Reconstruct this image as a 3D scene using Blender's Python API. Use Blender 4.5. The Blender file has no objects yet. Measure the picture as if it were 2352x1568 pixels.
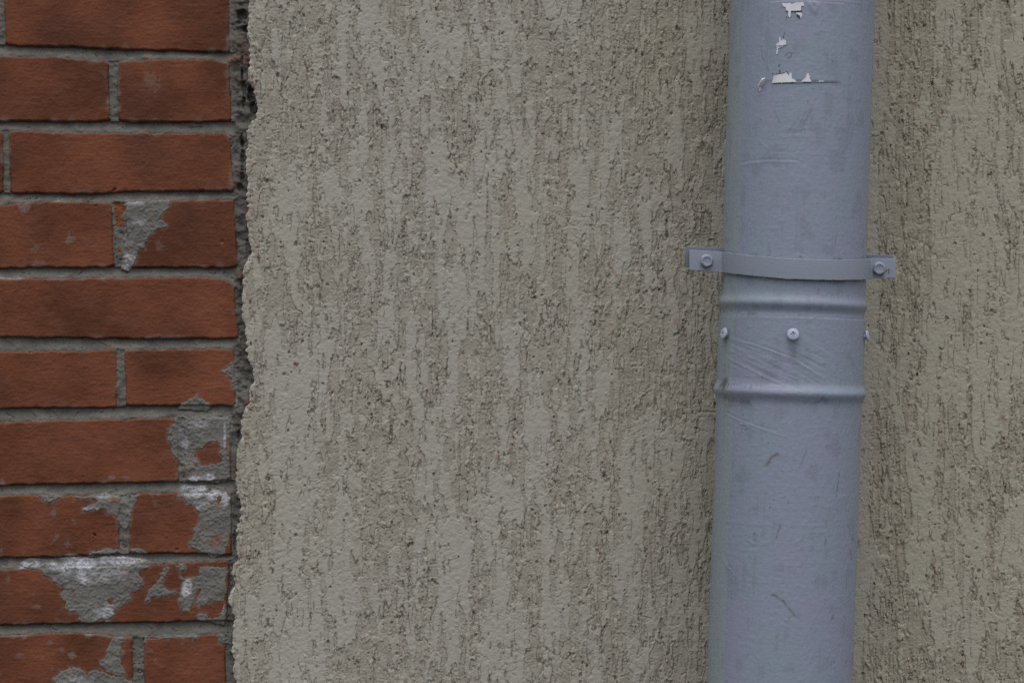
import bpy, bmesh, math
import numpy as np
from mathutils import Vector, Matrix

# ------------------------------------------------------------------ camera, light, exposure
sc = bpy.context.scene
CAM_D, CAM_H = 2.40, 1.40            # metres from the wall plane, above the pavement
cam = bpy.data.cameras.new('camera'); camo = bpy.data.objects.new('camera', cam)
sc.collection.objects.link(camo); sc.camera = camo
camo.location = (0, -CAM_D, CAM_H); camo.rotation_euler = (math.pi/2, 0, 0)
cam.sensor_width = 36; cam.lens = 36*CAM_D/1.10; cam.clip_start = 0.05; cam.clip_end = 500

SUN_EL, SUN_ROT = math.radians(73), math.radians(180)
w = bpy.data.worlds.new('World'); sc.world = w; w.use_nodes = True
nt = w.node_tree; nt.nodes.clear()
sky = nt.nodes.new('ShaderNodeTexSky'); sky.sky_type = 'NISHITA'; sky.sun_disc = False
sky.sun_elevation = SUN_EL; sky.sun_rotation = SUN_ROT; sky.dust_density = 4.0; sky.air_density = 1.0
hs = nt.nodes.new('ShaderNodeHueSaturation'); hs.inputs['Saturation'].default_value = 0.35
bg = nt.nodes.new('ShaderNodeBackground'); bg.inputs['Strength'].default_value = 0.12
wo = nt.nodes.new('ShaderNodeOutputWorld')
nt.links.new(sky.outputs[0], hs.inputs['Color']); nt.links.new(hs.outputs[0], bg.inputs['Color'])
nt.links.new(bg.outputs[0], wo.inputs['Surface'])
sl = bpy.data.lights.new('sun', 'SUN'); sl.energy = 0.85; sl.angle = math.radians(80); sl.color = (1.0, 0.97, 0.93)
so = bpy.data.objects.new('sun', sl); sc.collection.objects.link(so)
so.rotation_euler = (math.pi/2 - SUN_EL, 0, 0)      # light falls from the street side, steeply from above
so.location = (0, -3, 5)

sc.view_settings.view_transform = 'Standard'; sc.view_settings.look = 'None'
sc.view_settings.gamma = 1; sc.view_settings.use_curve_mapping = False
sc.view_settings.exposure = 0.51
sc.cycles.use_denoising = False
sc.cycles.max_bounces = 6

QUAL = 1.0                             # grid fineness
rng = np.random.default_rng(11)

# ------------------------------------------------------------------ units: millimetres from the frame's centre
S = 1100.0/2352.0                      # mm per traced unit on the wall plane
def K(h): return S*(CAM_D*1000-h)/(CAM_D*1000)

# ------------------------------------------------------------------ numeric helpers
def noise(shape, r, lx, lz, ang=0.0, seed=None):
    """periodic smooth noise; lx, lz = correlation lengths in mm, r = cell in mm"""
    g = np.random.default_rng(seed if seed is not None else rng.integers(1 << 30))
    f = np.fft.rfft2(g.standard_normal(shape).astype(np.float32))
    kz = np.fft.fftfreq(shape[0], r)[:, None]*2*np.pi; kx = np.fft.rfftfreq(shape[1], r)[None]*2*np.pi
    c, s = math.cos(ang), math.sin(ang)
    a = kx*c+kz*s; b = -kx*s+kz*c
    f *= np.exp(-0.5*((a*lx*.5)**2+(b*lz*.5)**2)); f[0, 0] = 0
    n = np.fft.irfft2(f, shape).astype(np.float32)
    return n/n.std()
def noise1(n, r, l, seed):
    g = np.random.default_rng(seed); f = np.fft.rfft(g.standard_normal(n)); k = np.fft.rfftfreq(n, r)*2*np.pi
    f *= np.exp(-0.5*(k*l*.5)**2); f[0] = 0; v = np.fft.irfft(f, n); return v/v.std()
def sstep(a, b, x):
    t = np.clip((x-a)/(b-a), 0, 1); return t*t*(3-2*t)
class Field:
    """periodic raster sampled bilinearly"""
    def __init__(s, a, x0, z0, r): s.a, s.x0, s.z0, s.r = a, x0, z0, r
    def __call__(s, x, z):
        u = (x-s.x0)/s.r; v = (z-s.z0)/s.r
        i = np.floor(u).astype(np.int64); j = np.floor(v).astype(np.int64)
        fu = (u-i).astype(np.float32); fv = (v-j).astype(np.float32)
        H, W = s.a.shape; i0 = i % W; i1 = (i+1) % W; j0 = j % H; j1 = (j+1) % H
        a = s.a
        return (a[j0, i0]*(1-fu)+a[j0, i1]*fu)*(1-fv)+(a[j1, i0]*(1-fu)+a[j1, i1]*fu)*fv
def axis(lo, hi, fine, olo, ohi, growth=1.12, mx=60):
    """coordinates: fine inside lo..hi, growing outwards to olo..ohi"""
    mid = list(np.linspace(lo, hi, max(2, int(round((hi-lo)/fine))+1)))
    s, p, left = fine, lo, []
    while p > olo: s = min(s*growth, mx); p -= s; left.append(max(p, olo))
    s, p, right = fine, hi, []
    while p < ohi: s = min(s*growth, mx); p += s; right.append(min(p, ohi))
    return np.array(left[::-1]+mid+right)
def inside(poly, x, z):
    r = np.zeros(x.shape, bool); n = len(poly)
    for i in range(n):
        x0, z0 = poly[i]; x1, z1 = poly[(i+1) % n]
        if z0 == z1: continue
        c = ((z0 > z) != (z1 > z)) & (x < (x1-x0)*(z-z0)/(z1-z0)+x0)
        r ^= c
    return r
def segdist(pts, x, z, closed=False):
    d = np.full(x.shape, 1e9, np.float32); n = len(pts)
    for i in range(n if closed else n-1):
        (x0, z0), (x1, z1) = pts[i], pts[(i+1) % n]
        dx, dz = x1-x0, z1-z0; L = dx*dx+dz*dz+1e-9
        t = np.clip(((x-x0)*dx+(z-z0)*dz)/L, 0, 1)
        d = np.minimum(d, np.hypot(x-x0-t*dx, z-z0-t*dz))
    return d
def sdist(poly, x, z):
    """signed distance, positive inside"""
    d = segdist(poly, x, z, True); return np.where(inside(poly, x, z), d, -d)

# ------------------------------------------------------------------ object helpers
C = sc.collection
def link(name, me, mat=None, parent=None, smooth=True):
    o = bpy.data.objects.new(name, me); C.objects.link(o)
    if mat: me.materials.append(mat)
    if parent: o.parent = parent
    return o
def thing(name, label, cat, loc=(0, 0, 0)):
    o = bpy.data.objects.new(name, None); C.objects.link(o); o.location = loc
    o['label'] = label; o['category'] = cat; o['kind'] = 'thing'; o.empty_display_size = .1
    return o
def grid_obj(name, X, Y, Z, mat, parent=None, attrs=None, uv=None, keep=None, org=(0, 0, 0)):
    """X, Y, Z 2-D arrays in metres (row = up, column = right) -> one mesh"""
    ny, nx = X.shape
    me = bpy.data.meshes.new(name)
    co = np.stack([X-org[0], Y-org[1], Z-org[2]], -1).reshape(-1, 3).astype(np.float32)
    idx = np.arange(ny*nx, dtype=np.int32).reshape(ny, nx)
    q = np.stack([idx[:-1, :-1], idx[:-1, 1:], idx[1:, 1:], idx[1:, :-1]], -1).reshape(-1, 4)
    if keep is not None:
        k = keep.reshape(-1); fk = k[q].any(1); q = q[fk]
        used = np.zeros(ny*nx, bool); used[q.reshape(-1)] = True
        remap = np.cumsum(used)-1; q = remap[q].astype(np.int32); co = co[used]
    else: used = None
    me.vertices.add(len(co)); me.vertices.foreach_set('co', co.reshape(-1))
    me.loops.add(q.size); me.loops.foreach_set('vertex_index', q.reshape(-1).astype(np.int32))
    me.polygons.add(len(q)); me.polygons.foreach_set('loop_start', (np.arange(len(q))*4).astype(np.int32))
    me.polygons.foreach_set('loop_total', np.full(len(q), 4, np.int32)) if False else None
    for k_, v in (attrs or {}).items():
        v = np.asarray(v, np.float32).reshape(-1)
        if used is not None: v = v[used]
        a = me.attributes.new(k_, 'FLOAT', 'POINT'); a.data.foreach_set('value', np.ascontiguousarray(v))
    me.update(calc_edges=True); me.validate()
    return link(name, me, mat, parent)
def bm_obj(name, bm, mat, parent, loc=None, mw=None, smooth=False):
    me = bpy.data.meshes.new(name); bm.normal_update(); bm.to_mesh(me); bm.free()
    if smooth:
        for p in me.polygons: p.use_smooth = True
        me.set_sharp_from_angle(angle=math.radians(34))
    else:
        for p in me.polygons: p.use_smooth = False
    o = link(name, me, mat, parent)
    if mw is not None: o.matrix_local = mw
    return o

# ------------------------------------------------------------------ materials
def srgb(r, g, b):
    f = lambda c: (c/255/12.92) if c/255 <= .04045 else ((c/255+.055)/1.055)**2.4
    return (f(r), f(g), f(b), 1)
class Mat:
    def __init__(s, name, rough=.85, spec=.25):
        s.m = bpy.data.materials.new(name); s.m.use_nodes = True; s.t = s.m.node_tree
        s.b = s.t.nodes['Principled BSDF']; s.b.inputs['Roughness'].default_value = rough
        s.b.inputs['Specular IOR Level'].default_value = spec
    def n(s, typ, **kw):
        x = s.t.nodes.new(typ)
        for k, v in kw.items(): setattr(x, k, v)
        return x
    def l(s, a, b): s.t.links.new(a, b)
    def attr(s, name): return s.n('ShaderNodeAttribute', attribute_name=name).outputs['Fac']
    def coord(s, scale=(1, 1, 1)):
        tc = s.n('ShaderNodeTexCoord'); mp = s.n('ShaderNodeMapping'); mp.inputs['Scale'].default_value = scale
        s.l(tc.outputs['Object'], mp.inputs['Vector']); return mp.outputs[0]
    def noise(s, scale, detail=3, rough=.55, vec=(1, 1, 1), dist=0):
        x = s.n('ShaderNodeTexNoise'); x.inputs['Scale'].default_value = scale; x.inputs['Detail'].default_value = detail
        x.inputs['Roughness'].default_value = rough; x.inputs['Distortion'].default_value = dist
        s.l(s.coord(vec), x.inputs['Vector']); return x.outputs['Fac']
    def ramp(s, fac, lo, hi, a=0., b=1.):
        x = s.n('ShaderNodeMapRange'); x.inputs['From Min'].default_value = lo; x.inputs['From Max'].default_value = hi
        x.inputs['To Min'].default_value = a; x.inputs['To Max'].default_value = b; s.l(fac, x.inputs['Value']); return x.outputs[0]
    def mix(s, fac, a, b, mode='MIX'):
        x = s.n('ShaderNodeMix', data_type='RGBA', blend_type=mode)
        if isinstance(fac, (int, float)): x.inputs['Factor'].default_value = fac
        else: s.l(fac, x.inputs['Factor'])
        for v, k in ((a, 6), (b, 7)):
            if isinstance(v, tuple): x.inputs[k].default_value = v
            else: s.l(v, x.inputs[k])
        return x.outputs[2]
    def math(s, op, a, b=None):
        x = s.n('ShaderNodeMath', operation=op)
        for i, v in enumerate((a, b)):
            if v is None: continue
            if isinstance(v, (int, float)): x.inputs[i].default_value = v
            else: s.l(v, x.inputs[i])
        return x.outputs[0]
    def color(s, c): s.l(c, s.b.inputs['Base Color'])
    def bump(s, h, dist, strength=1.0):
        x = s.n('ShaderNodeBump'); x.inputs['Distance'].default_value = dist; x.inputs['Strength'].default_value = strength
        s.l(h, x.inputs['Height']); s.l(x.outputs[0], s.b.inputs['Normal'])

def mat_brick():
    m = Mat('painted_brick', .9, .15)
    c = m.mix(m.ramp(m.noise(11, 4, .6), .36, .64), (.102, .0355, .0185, 1), (.168, .0585, .031, 1))
    c = m.mix(m.ramp(m.noise(26, 5, .6, (1, 1, 2.2)), .52, .75, 0, .55), c, (.165, .076, .052, 1))
    c = m.mix(m.ramp(m.noise(420, 4, .6, (.42, 1, 1), .8), .45, .78, 0, .26), c, (.070, .029, .019, 1))
    c = m.mix(m.ramp(m.noise(1100, 1, .5), .70, .78, 0, .35), c, (.30, .20, .14, 1))
    c = m.mix(m.attr('tone_dark'), c, (.080, .034, .024, 1)); c = m.mix(m.attr('tone_light'), c, (.225, .082, .045, 1))
    c = m.mix(m.attr('wear'), c, (.19, .155, .135, 1))
    c = m.mix(m.attr('orange'), c, (.175, .062, .028, 1))
    m.color(c)
    h = m.math('ADD', m.noise(900, 3, .6, (.30, 1, 1), .5), m.math('MULTIPLY', m.noise(1300, 2), .5))
    m.bump(h, .0004, .32); return m.m
def mat_cement(name='cement', base=(.190, .186, .170, 1), dark=(.128, .125, .116, 1)):
    m = Mat(name, .95, .1)
    c = m.mix(m.ramp(m.noise(40, 5, .6), .3, .7), base, dark)
    c = m.mix(m.ramp(m.noise(420, 4, .7), .45, .75, 0, .45), c, (.085, .075, .068, 1))
    c = m.mix(m.ramp(m.noise(14, 3), .5, .75, 0, .4), c, (.185, .165, .147, 1))
    wf = m.math('MULTIPLY', m.attr('white'), m.ramp(m.noise(260, 5, .7), .3, .62))
    c = m.mix(wf, c, (.50, .51, .55, 1))
    c = m.mix(m.attr('dirty'), c, (.078, .070, .060, 1))
    c = m.mix(m.attr('red'), c, (.21, .075, .045, 1))
    c = m.mix(m.attr('orange'), c, (.175, .062, .028, 1))
    m.color(c)
    h = m.math('ADD', m.noise(700, 4, .7), m.noise(180, 3, .6))
    m.bump(h, .0006, .5); return m.m
def mat_plaster():
    m = Mat('textured_plaster', .95, .12)
    sm = m.attr('smooth_zone')
    rough_c = m.mix(m.attr('warm'), (.350, .331, .278, 1), (.348, .320, .252, 1))
    flat_c = m.mix(m.attr('warm'), (.382, .372, .320, 1), (.374, .354, .288, 1))
    c = m.mix(sm, rough_c, flat_c)
    c = m.mix(m.ramp(m.noise(11, 4, .6, (1, 1, .5)), .35, .75, 0, .30), c, (.325, .300, .250, 1))
    c = m.mix(m.ramp(m.noise(520, 3, .6), .5, .8, 0, .25), c, (.22, .195, .155, 1))
    c = m.mix(m.attr('dark_tint'), c, (.11, .092, .068, 1))
    c = m.mix(m.attr('pale'), c, (.50, .485, .45, 1))
    c = m.mix(m.attr('pink'), c, (.25, .145, .115, 1))
    m.color(c)
    h = m.math('ADD', m.noise(620, 3, .6), m.math('MULTIPLY', m.noise(300, 3, .6), .8))
    m.bump(h, .0006, .55); return m.m
def mat_paint(name='blue_grey_paint', g=1.0):
    m = Mat(name, .5, .5)
    c = m.mix(m.ramp(m.noise(16, 4, .6, (1, 1, .8)), .38, .62), (.246, .264, .350, 1), (.228, .276, .338, 1))
    c = m.mix(m.ramp(m.noise(60, 5, .65, (1, 1, 2.5)), .45, .75, 0, .30), c, (.265, .298, .385, 1))
    c = m.mix(m.ramp(m.noise(420, 3, .6, (.3, 1, 1)), .5, .8, 0, .25), c, (.155, .175, .23, 1))
    if g == 1.08: c = (.222, .248, .312, 1); c = m.mix(m.ramp(m.noise(240, 4, .6), .58, .75, 0, .35), c, (.14, .16, .19, 1))
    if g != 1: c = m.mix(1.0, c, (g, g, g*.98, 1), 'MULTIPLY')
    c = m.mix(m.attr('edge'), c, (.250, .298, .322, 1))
    c = m.mix(m.attr('grime_shade'), c, (.075, .085, .09, 1))
    c = m.mix(m.attr('rust'), c, (.125, .105, .085, 1))
    c = m.mix(m.attr('bare'), c, (.62, .62, .70, 1))
    m.color(c)
    h = m.math('ADD', m.noise(380, 3, .6, (.25, 1, 1)), m.math('MULTIPLY', m.noise(700, 2), .2))
    m.bump(h, .0003, .35); return m.m
def mat_plain(name, col, rough=.8, spec=.2, sc_=200):
    m = Mat(name, rough, spec)
    d = tuple(v*.72 for v in col[:3])+(1,)
    m.color(m.mix(m.ramp(m.noise(sc_, 4, .6), .35, .7), col, d)); m.bump(m.noise(sc_*3, 3), .0004, .4); return m.m

M_BRICK = mat_brick(); M_MORTAR = mat_cement('mortar', (.168, .161, .142, 1), (.110, .104, .093, 1)); M_CEM = mat_cement()
M_PLASTER = mat_plaster(); M_PAINT = mat_paint()
M_PAPER = mat_plain('white_paper', (.74, .74, .80, 1), .8, .2, 60)
M_INK = mat_plain('dark_print', (.035, .04, .055, 1), .7)
M_CORE = mat_plain('wall_core', (.2, .17, .15, 1), .95, .1, 30)
M_GROUND = mat_plain('asphalt', (.07, .068, .065, 1), .95, .1, 40)

# ------------------------------------------------------------------ structure: pavement
bm = bmesh.new()
bmesh.ops.create_grid(bm, x_segments=8, y_segments=8, size=60)
pv = bm_obj('pavement', bm, M_GROUND, None); pv['kind'] = 'structure'; pv['label'] = 'asphalt pavement in front of the wall'

# =================================================================== BRICK WALL
HB = 6.2                                # brick face stands this far before the joint plane (mm)
kb = K(6)
def bX(X): return (np.asarray(X, float)-1176)*kb
def bZ(Y): return (784-np.asarray(Y, float))*kb
L = 537.0                               # stretcher + joint, traced units
# per row: top line, bottom line, joints [(end of the brick on the left, start of the next) top, same at the bottom], right end top/bottom
rows = [
 ([(0,-40),(540,-33)], [(-60,103),(12,103),(150,108),(298,114),(525,120)], [(-11,8,-10,12)], (524,527)),
 ([(-60,126),(0,128),(120,131),(247,141),(271,141),(374,135),(480,136),(526,144)], [(-60,278),(252,279),(400,281),(530,279)], [(247,271,253,272)], (526,530)),
 ([(-60,300),(20,300),(244,306),(515,306),(535,313)], [(-60,442),(22,443),(200,446),(287,440),(540,438)], [(6,20,8,22)], (527,538)),
 ([(-60,471),(0,470),(108,462),(255,465),(390,459),(540,459)], [(-60,615),(0,616),(260,613),(298,614),(546,614)], [(255,287,262,296)], (538,547)),
 ([(-60,641),(0,640),(271,638),(460,636),(515,641),(540,655)], [(-60,772),(0,773),(271,777),(550,777)], [(-26,-8,-26,-8)], (538,548)),
 ([(-60,807),(0,807),(190,807),(260,800),(285,803),(406,801),(545,800)], [(-60,937),(0,937),(267,935),(290,931),(540,931)], [(267,285,268,290)], (538,541)),
 ([(-60,971),(0,969),(398,958),(540,957)], [(-60,1115),(0,1114),(407,1105),(540,1102)], [(409,423,410,424)], (530,530)),
 ([(-60,1136),(0,1137),(274,1138),(330,1132),(540,1132)], [(-60,1282),(0,1281),(150,1277),(274,1271),(444,1270),(540,1276)], [(274,299,272,296)], (531,533)),
 ([(-60,1307),(0,1306),(339,1296),(540,1284)], [(-60,1436),(0,1435),(184,1431),(515,1425),(540,1425)], [(-26,-8,-26,-8)], (527,520)),
 ([(-60,1460),(0,1459),(163,1451),(330,1464),(500,1455),(540,1458)], [(-60,1600),(0,1600),(540,1592)], [(303,331,305,331)], (516,520)),
]
PITCH = 165.2
def gen_row(i):
    if 0 <= i < len(rows): return rows[i]
    if i < 0: y0 = -40+PITCH*i
    else: y0 = 1459+PITCH*(i-9)
    g = np.random.default_rng(100+i); a = g.uniform(-3, 3, 8)
    half = (i % 2 != 0)
    j = (255+a[0], 278+a[0], 256+a[1], 279+a[1]) if half else (-12+a[0], 8+a[0], -11+a[1], 9+a[1])
    return ([(-60,y0+a[2]),(540,y0+a[3])], [(-60,y0+143+a[4]),(540,y0+143+a[5])], [j], (527+a[6], 529+a[7]))
# domain: x from far left to behind the plaster's edge
r = .5
FX0, FX1 = bX(-70), bX(640)
FZ0, FZ1 = bZ(1640), bZ(-70)
ux = axis(bX(-25), bX(612), .68/QUAL, -3300, bX(640), 1.09, 9)
uz = axis(bZ(1590), bZ(-22), .68/QUAL, -1400, 1900, 1.09, 9)
BX, BZ = np.meshgrid(ux, uz)
shp = (2000, 1000)
N_edge = Field(noise(shp, r, 7, 7, seed=1)*.9+noise(shp, r, 2.2, 2.2, seed=2)*.42, 0, 0, r)
N_big = Field(noise(shp, r, 30, 30, seed=3), 0, 0, r)
N_med = Field(noise(shp, r, 6, 6, seed=4), 0, 0, r)
N_fine = Field(noise(shp, r, 1.6, 1.6, seed=5), 0, 0, r)
N_grain = Field(noise(shp, r, 7, 1.1, seed=6), 0, 0, r)
N_lump = Field(noise(shp, r, 3.2, 2.6, seed=7), 0, 0, r)
ne = N_edge(BX, BZ); nb = N_big(BX, BZ); nm = N_med(BX, BZ); nf = N_fine(BX, BZ); ng = N_grain(BX, BZ); nl = N_lump(BX, BZ)
TX = BX/kb+1176                         # traced coordinates of every vertex
TY = 784-BZ/kb
dist = np.full(BX.shape, -60, np.float32)       # signed distance into a brick, mm
ujo = np.full(BX.shape, .5, np.float32)         # position across the bed joint: 0 under the upper brick, 1 on the lower
tint = np.zeros(BX.shape, np.float32); gt = np.random.default_rng(77)
iy0 = int((784-1900/kb+40)//PITCH)-1; iy1 = int((784+1400/kb-1459)//PITCH)+11
def interp(pts, x): p = np.array(pts, float); return np.interp(x, p[:, 0], p[:, 1])
prev_bot = None
for i in range(iy0, iy1):
    top, bot, jts, rend = gen_row(i)
    ztop = interp(top, ux[None]/kb+1176)[0]; zbot = interp(bot, ux[None]/kb+1176)[0]
    if prev_bot is not None:
        y0, y1 = prev_bot, ztop
        m = (TY > y0[None]) & (TY < y1[None])
        ujo = np.where(m, (TY-y0[None])/np.maximum(y1-y0, 1)[None], ujo)
    prev_bot = zbot
    lo, hi = ztop.min()-25, zbot.max()+25
    rs = np.where((TY[:, 0] > lo) & (TY[:, 0] < hi))[0]
    if len(rs) == 0: continue
    sl_ = slice(rs.min(), rs.max()+1)
    x, y = TX[sl_], TY[sl_]
    t = np.clip((y-ztop)/np.maximum(zbot-ztop, 1), 0, 1)
    dv = np.minimum(y-ztop, zbot-y)
    dr = (rend[0]*(1-t)+rend[1]*t)-x
    edges = []
    for (a0, b0, a1, b1) in jts:
        for k in range(0, 14):
            edges.append((a0-k*L, b0-k*L, a1-k*L, b1-k*L))
    dj = np.full(x.shape, 1e6)
    for (a0, b0, a1, b1) in edges:
        a = a0*(1-t)+a1*t; b = b0*(1-t)+b1*t
        dj = np.minimum(dj, np.where(x < (a+b)/2, a-x, x-b))
    # rounded-corner combination
    dh = np.minimum(dr, dj); q = 9.0
    ca = np.maximum(q-dv, 0); cb = np.maximum(q-dh, 0)
    d = np.where((dv < q) & (dh < q), q-np.hypot(ca, cb), np.minimum(dv, dh))*kb
    dist[sl_] = np.maximum(dist[sl_], d)
    a0, b0 = jts[0][:2]; ci = np.floor((x-(a0+b0)/2)/L).astype(int)+20
    tint[sl_] = np.where(d > -3, gt.uniform(-1, 1, 40)[np.clip(ci, 0, 39)], tint[sl_])
    bedz = dh > 0
    uu = ujo[sl_]
    uu = np.where(bedz & (y >= ztop) & ((y-ztop)*kb < 4.5), 1.0, uu); uu = np.where(bedz & (y <= zbot) & ((zbot-y)*kb < 3), 0.0, uu)
    ujo[sl_] = uu
dist = dist+ne*.34+nm*.24+1.15
# --- brick sheet
prof = HB*(1-np.clip(1-dist/3.2, 0, 1)**2.2)
prof = np.where(dist < 0, np.maximum(-30, dist*9), prof)
hb = prof+nb*.35+nm*.12+ng*.05+nf*.09
# traced nicks: small dark holes in the brick faces, in traced units (x, y, radius)
for (x, y, rr, dp) in [(264,433,4,3),(260,437,3,3),(217,1228,3.2,4),(215,1236,1.6,2.5),(407,1261,3.5,2),(511,555,4,1.5),(221,473,2.5,2)]:
    hb -= dp*np.exp(-(((TX-x+1.2*nf)**2+(TY-y+1.2*nm)**2)/(rr*rr)))
wear = np.clip(.70-dist/6.0+.35*nm, 0, 1)*np.clip(.50+.45*nb, .12, 1)*.66
wear = np.where(TY > 1090, np.minimum(1, wear*1.35+np.clip(nm-1.7, 0, 1)*.5), wear)
for (x, y, rx, rz, a) in [(57,480,14,12,.9),(162,546,12,14,.7),(352,194,16,22,.4),(85,603,22,7,.5),(60,615,25,6,.5),(86,573,16,14,.4),(370,556,10,20,.35),(510,560,5,6,.9),(156,1250,10,7,.6),(168,1504,9,7,.9)]:
    q = ((TX-x)/rx)**2+((TY-y)/rz)**2
    wear = np.maximum(wear, .75*a*np.clip(.95-q+nf*.55+nm*.55+ne*.3, 0, 1))
orange = np.zeros_like(wear)
keep = dist > -6
bw = thing('brick_wall', 'worn red brick wall with grey mortar joints and cement smears on its lower bricks', 'brick wall', (0, 0, 0))
def place(x, z, h): return x/1000, -h/1000, CAM_H+z/1000
# --- mortar sheet: recessed under the brick above, running out flush over the brick below
hm = .6+3.9*sstep(.10, .95, ujo)+nm*.42+nl*.22+nf*.16
inj = np.clip((ujo-.02)/.1, 0, 1)
# upright joints (inside a course): nearly flush
course = (ujo == .5)
hm = np.where(dist < 0, hm, hm)
hm = np.where(course, 3.5+nm*.5+nl*.25+nf*.15, hm)
cr = np.exp(-(nb*.9+nm*.35)**2/.006)*sstep(.15, .5, ujo)*(1-sstep(.6, .9, ujo))
hm -= 2.0*cr*(nl > .1)
# ragged strip between the bricks' ends and the plaster
strip = sstep(527, 548, TX+ne*2.2)
hs_ = 5.2+3.0*sstep(545, 575, TX)+nb*1.0+nm*1.2+nl*.6+nf*.25
hm = hm*(1-strip)+hs_*strip
holes = [(556,40,10,24,-11),(563,62,8,16,-10),(556,140,3.5,14,-7),(556,178,3,32,-9),(561,212,4,22,-8),(578,218,8,20,-15),(581,248,9,18,-15),(559,238,4,14,-9),
 (555,318,4,14,-6),(557,355,5,30,-8),(557,402,6,22,-9),(551,430,7,9,-9),(570,572,6,20,-5),(556,650,5,30,-2.5),(557,800,6,34,-3),(549,1010,4,40,-3),(540,1180,5,34,-3),(541,1235,6,26,-5),(529,1330,5,40,-3),(526,1430,5,50,-3)]
for (x, y, rx, rz, dp) in holes:
    q = ((TX-x)/rx)**2+((TY-y)/rz)**2+ne*.35+nl*.18
    hm += .62*dp*(1-sstep(.2, 1.15, q))
white = np.zeros(BX.shape, np.float32)
for (x, y, rx, rz, a) in [(75,1302,34,11,1),(430,1128,26,14,.8),(505,1160,14,12,.6),(300,1290,60,8,.9),(205,1286,60,8,.9),(135,465,20,5,.5),(335,1080,60,8,.3),(10,640,60,5,.5)]:
    q = ((TX-x)/rx)**2+((TY-y)/rz)**2
    white = np.maximum(white, a*np.clip(1.2-q+nm*.3, 0, 1))
red = np.clip(nm*.8-1.25, 0, 1)*.3
red = np.maximum(red, strip*np.clip(nb*.5+nm*.5-.7, 0, .5)*.5)
orange = np.zeros_like(red)
def blob_poly(field, pts, off, sc_=.27103, amt=1):
    p = [(a*sc_, b*sc_+off) for a, b in pts]
    x0 = min(a for a, b in p)-8; x1 = max(a for a, b in p)+8; y0 = min(b for a, b in p)-8; y1 = max(b for a, b in p)+8
    cs = np.where((TX[0] > x0) & (TX[0] < x1))[0]; rs = np.where((TY[:, 0] > y0) & (TY[:, 0] < y1))[0]
    s2 = (slice(rs.min(), rs.max()+1), slice(cs.min(), cs.max()+1))
    d = sdist(p, TX[s2], TY[s2])+ne[s2]*1.3
    field[s2] = np.maximum(field[s2], amt*sstep(-.6, .6, d))
blob_poly(orange, [(958,240),(1050,235),(1058,300),(1030,345),(1050,400),(1020,450),(975,430),(985,375),(965,330)], 402)
blob_poly(orange, [(985,612),(1032,612),(1028,655),(990,650)], 402)
blob_poly(red, [(1080,270),(1100,240),(1095,330)], 402, amt=.01)
keepm = (dist < 9)
X, Y, Z = place(BX, BZ, hm)
grid_obj('mortar', X, Y, Z, M_MORTAR, bw, {'dirty': np.clip(strip*(.46+.22*nm+.18*nb), 0, .9), 'white': white, 'red': red, 'orange': orange}, keep=keepm)

# --- cement smears: thin ragged skins over the brick faces
def smear(label, pts, off, holes=(), whites=(), oranges=(), reds=(), thick=.55):
    f = .27103
    p = [(a*f, b*f+off) for a, b in pts]
    x0 = min(a for a, b in p)-14; x1 = max(a for a, b in p)+14; y0 = min(b for a, b in p)-14; y1 = max(b for a, b in p)+14
    cs = np.where((TX[0] > x0) & (TX[0] < x1))[0]; rs = np.where((TY[:, 0] > y0) & (TY[:, 0] < y1))[0]
    s2 = (slice(rs.min(), rs.max()+1), slice(cs.min(), cs.max()+1))
    tx, ty = TX[s2], TY[s2]
    d = sdist(p, tx, ty)
    for hp in holes: d = np.minimum(d, -sdist([(a*f, b*f+off) for a, b in hp], tx, ty))
    d = d*kb+ne[s2]*.55+nf[s2]*.18+.35
    base = np.maximum(np.maximum(hb[s2], hm[s2]), np.where(dist[s2] < 1.5, 3.2+nm[s2]*.4, -50))
    h = base*.8+.2*HB+np.clip(d*.55, -8, thick*.7)+nm[s2]*.18+nf[s2]*.22
    h = np.where(d < 0, base+d*1.5-.3, np.maximum(h, base+.15))
    wear[s2] = np.maximum(wear[s2], np.clip(1.05+d/3.2, 0, 1)*np.clip(.34+.30*nm[s2]+.22*nf[s2]+.2*ne[s2], 0, .62))
    wv = np.zeros(tx.shape); ov = np.zeros(tx.shape); rv = np.clip(nm[s2]*.6-1.2, 0, .25)
    for (a, b, rx, rz, am) in whites:
        q = ((tx-a*f)/(rx*f))**2+((ty-b*f-off)/(rz*f))**2
        wv = np.maximum(wv, am*np.clip(1.35-q+nm[s2]*.35, 0, 1))
    for (arr, lst) in ((ov, oranges), (rv, reds)):
        for (a, b, rx, rz, am) in lst:
            q = ((tx-a*f)/(rx*f))**2+((ty-b*f-off)/(rz*f))**2
            arr[:] = np.maximum(arr, am*np.clip((1.1-q+nm[s2]*.4)*1.6, 0, 1))
    X, Y, Z = place(BX[s2], BZ[s2], h)
    o = grid_obj('cement_smear', X, Y, Z, M_CEM, bw, {'white': wv, 'red': rv, 'orange': ov}, keep=d > -2.2)
    o['label'] = label
O2, O3, O4 = 402.0, 769.5, 1143.3
smear('tapering grey cement smear hanging between two upper bricks',
 [(1052,215),(1250,205),(1440,212),(1432,280),(1385,320),(1350,378),(1418,430),(1330,455),(1265,505),(1255,560),(1228,575),(1222,628),(1180,622),(1165,690),(1135,745),(1105,780),(1085,815),(1030,800),(1040,640),(1048,560),(1060,440),(1058,400),(1040,345),(1060,300)], O2,
 whites=[(1130,240,90,40,.5),(1100,740,60,60,.7),(1190,405,60,30,.4)])
smear('small rounded cement lump on the lower edge of a half brick', [(1520,620),(1540,575),(1600,545),(1660,522),(1720,540),(1765,575),(1770,610),(1740,640),(1600,625)], O3, thick=.8)
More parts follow.
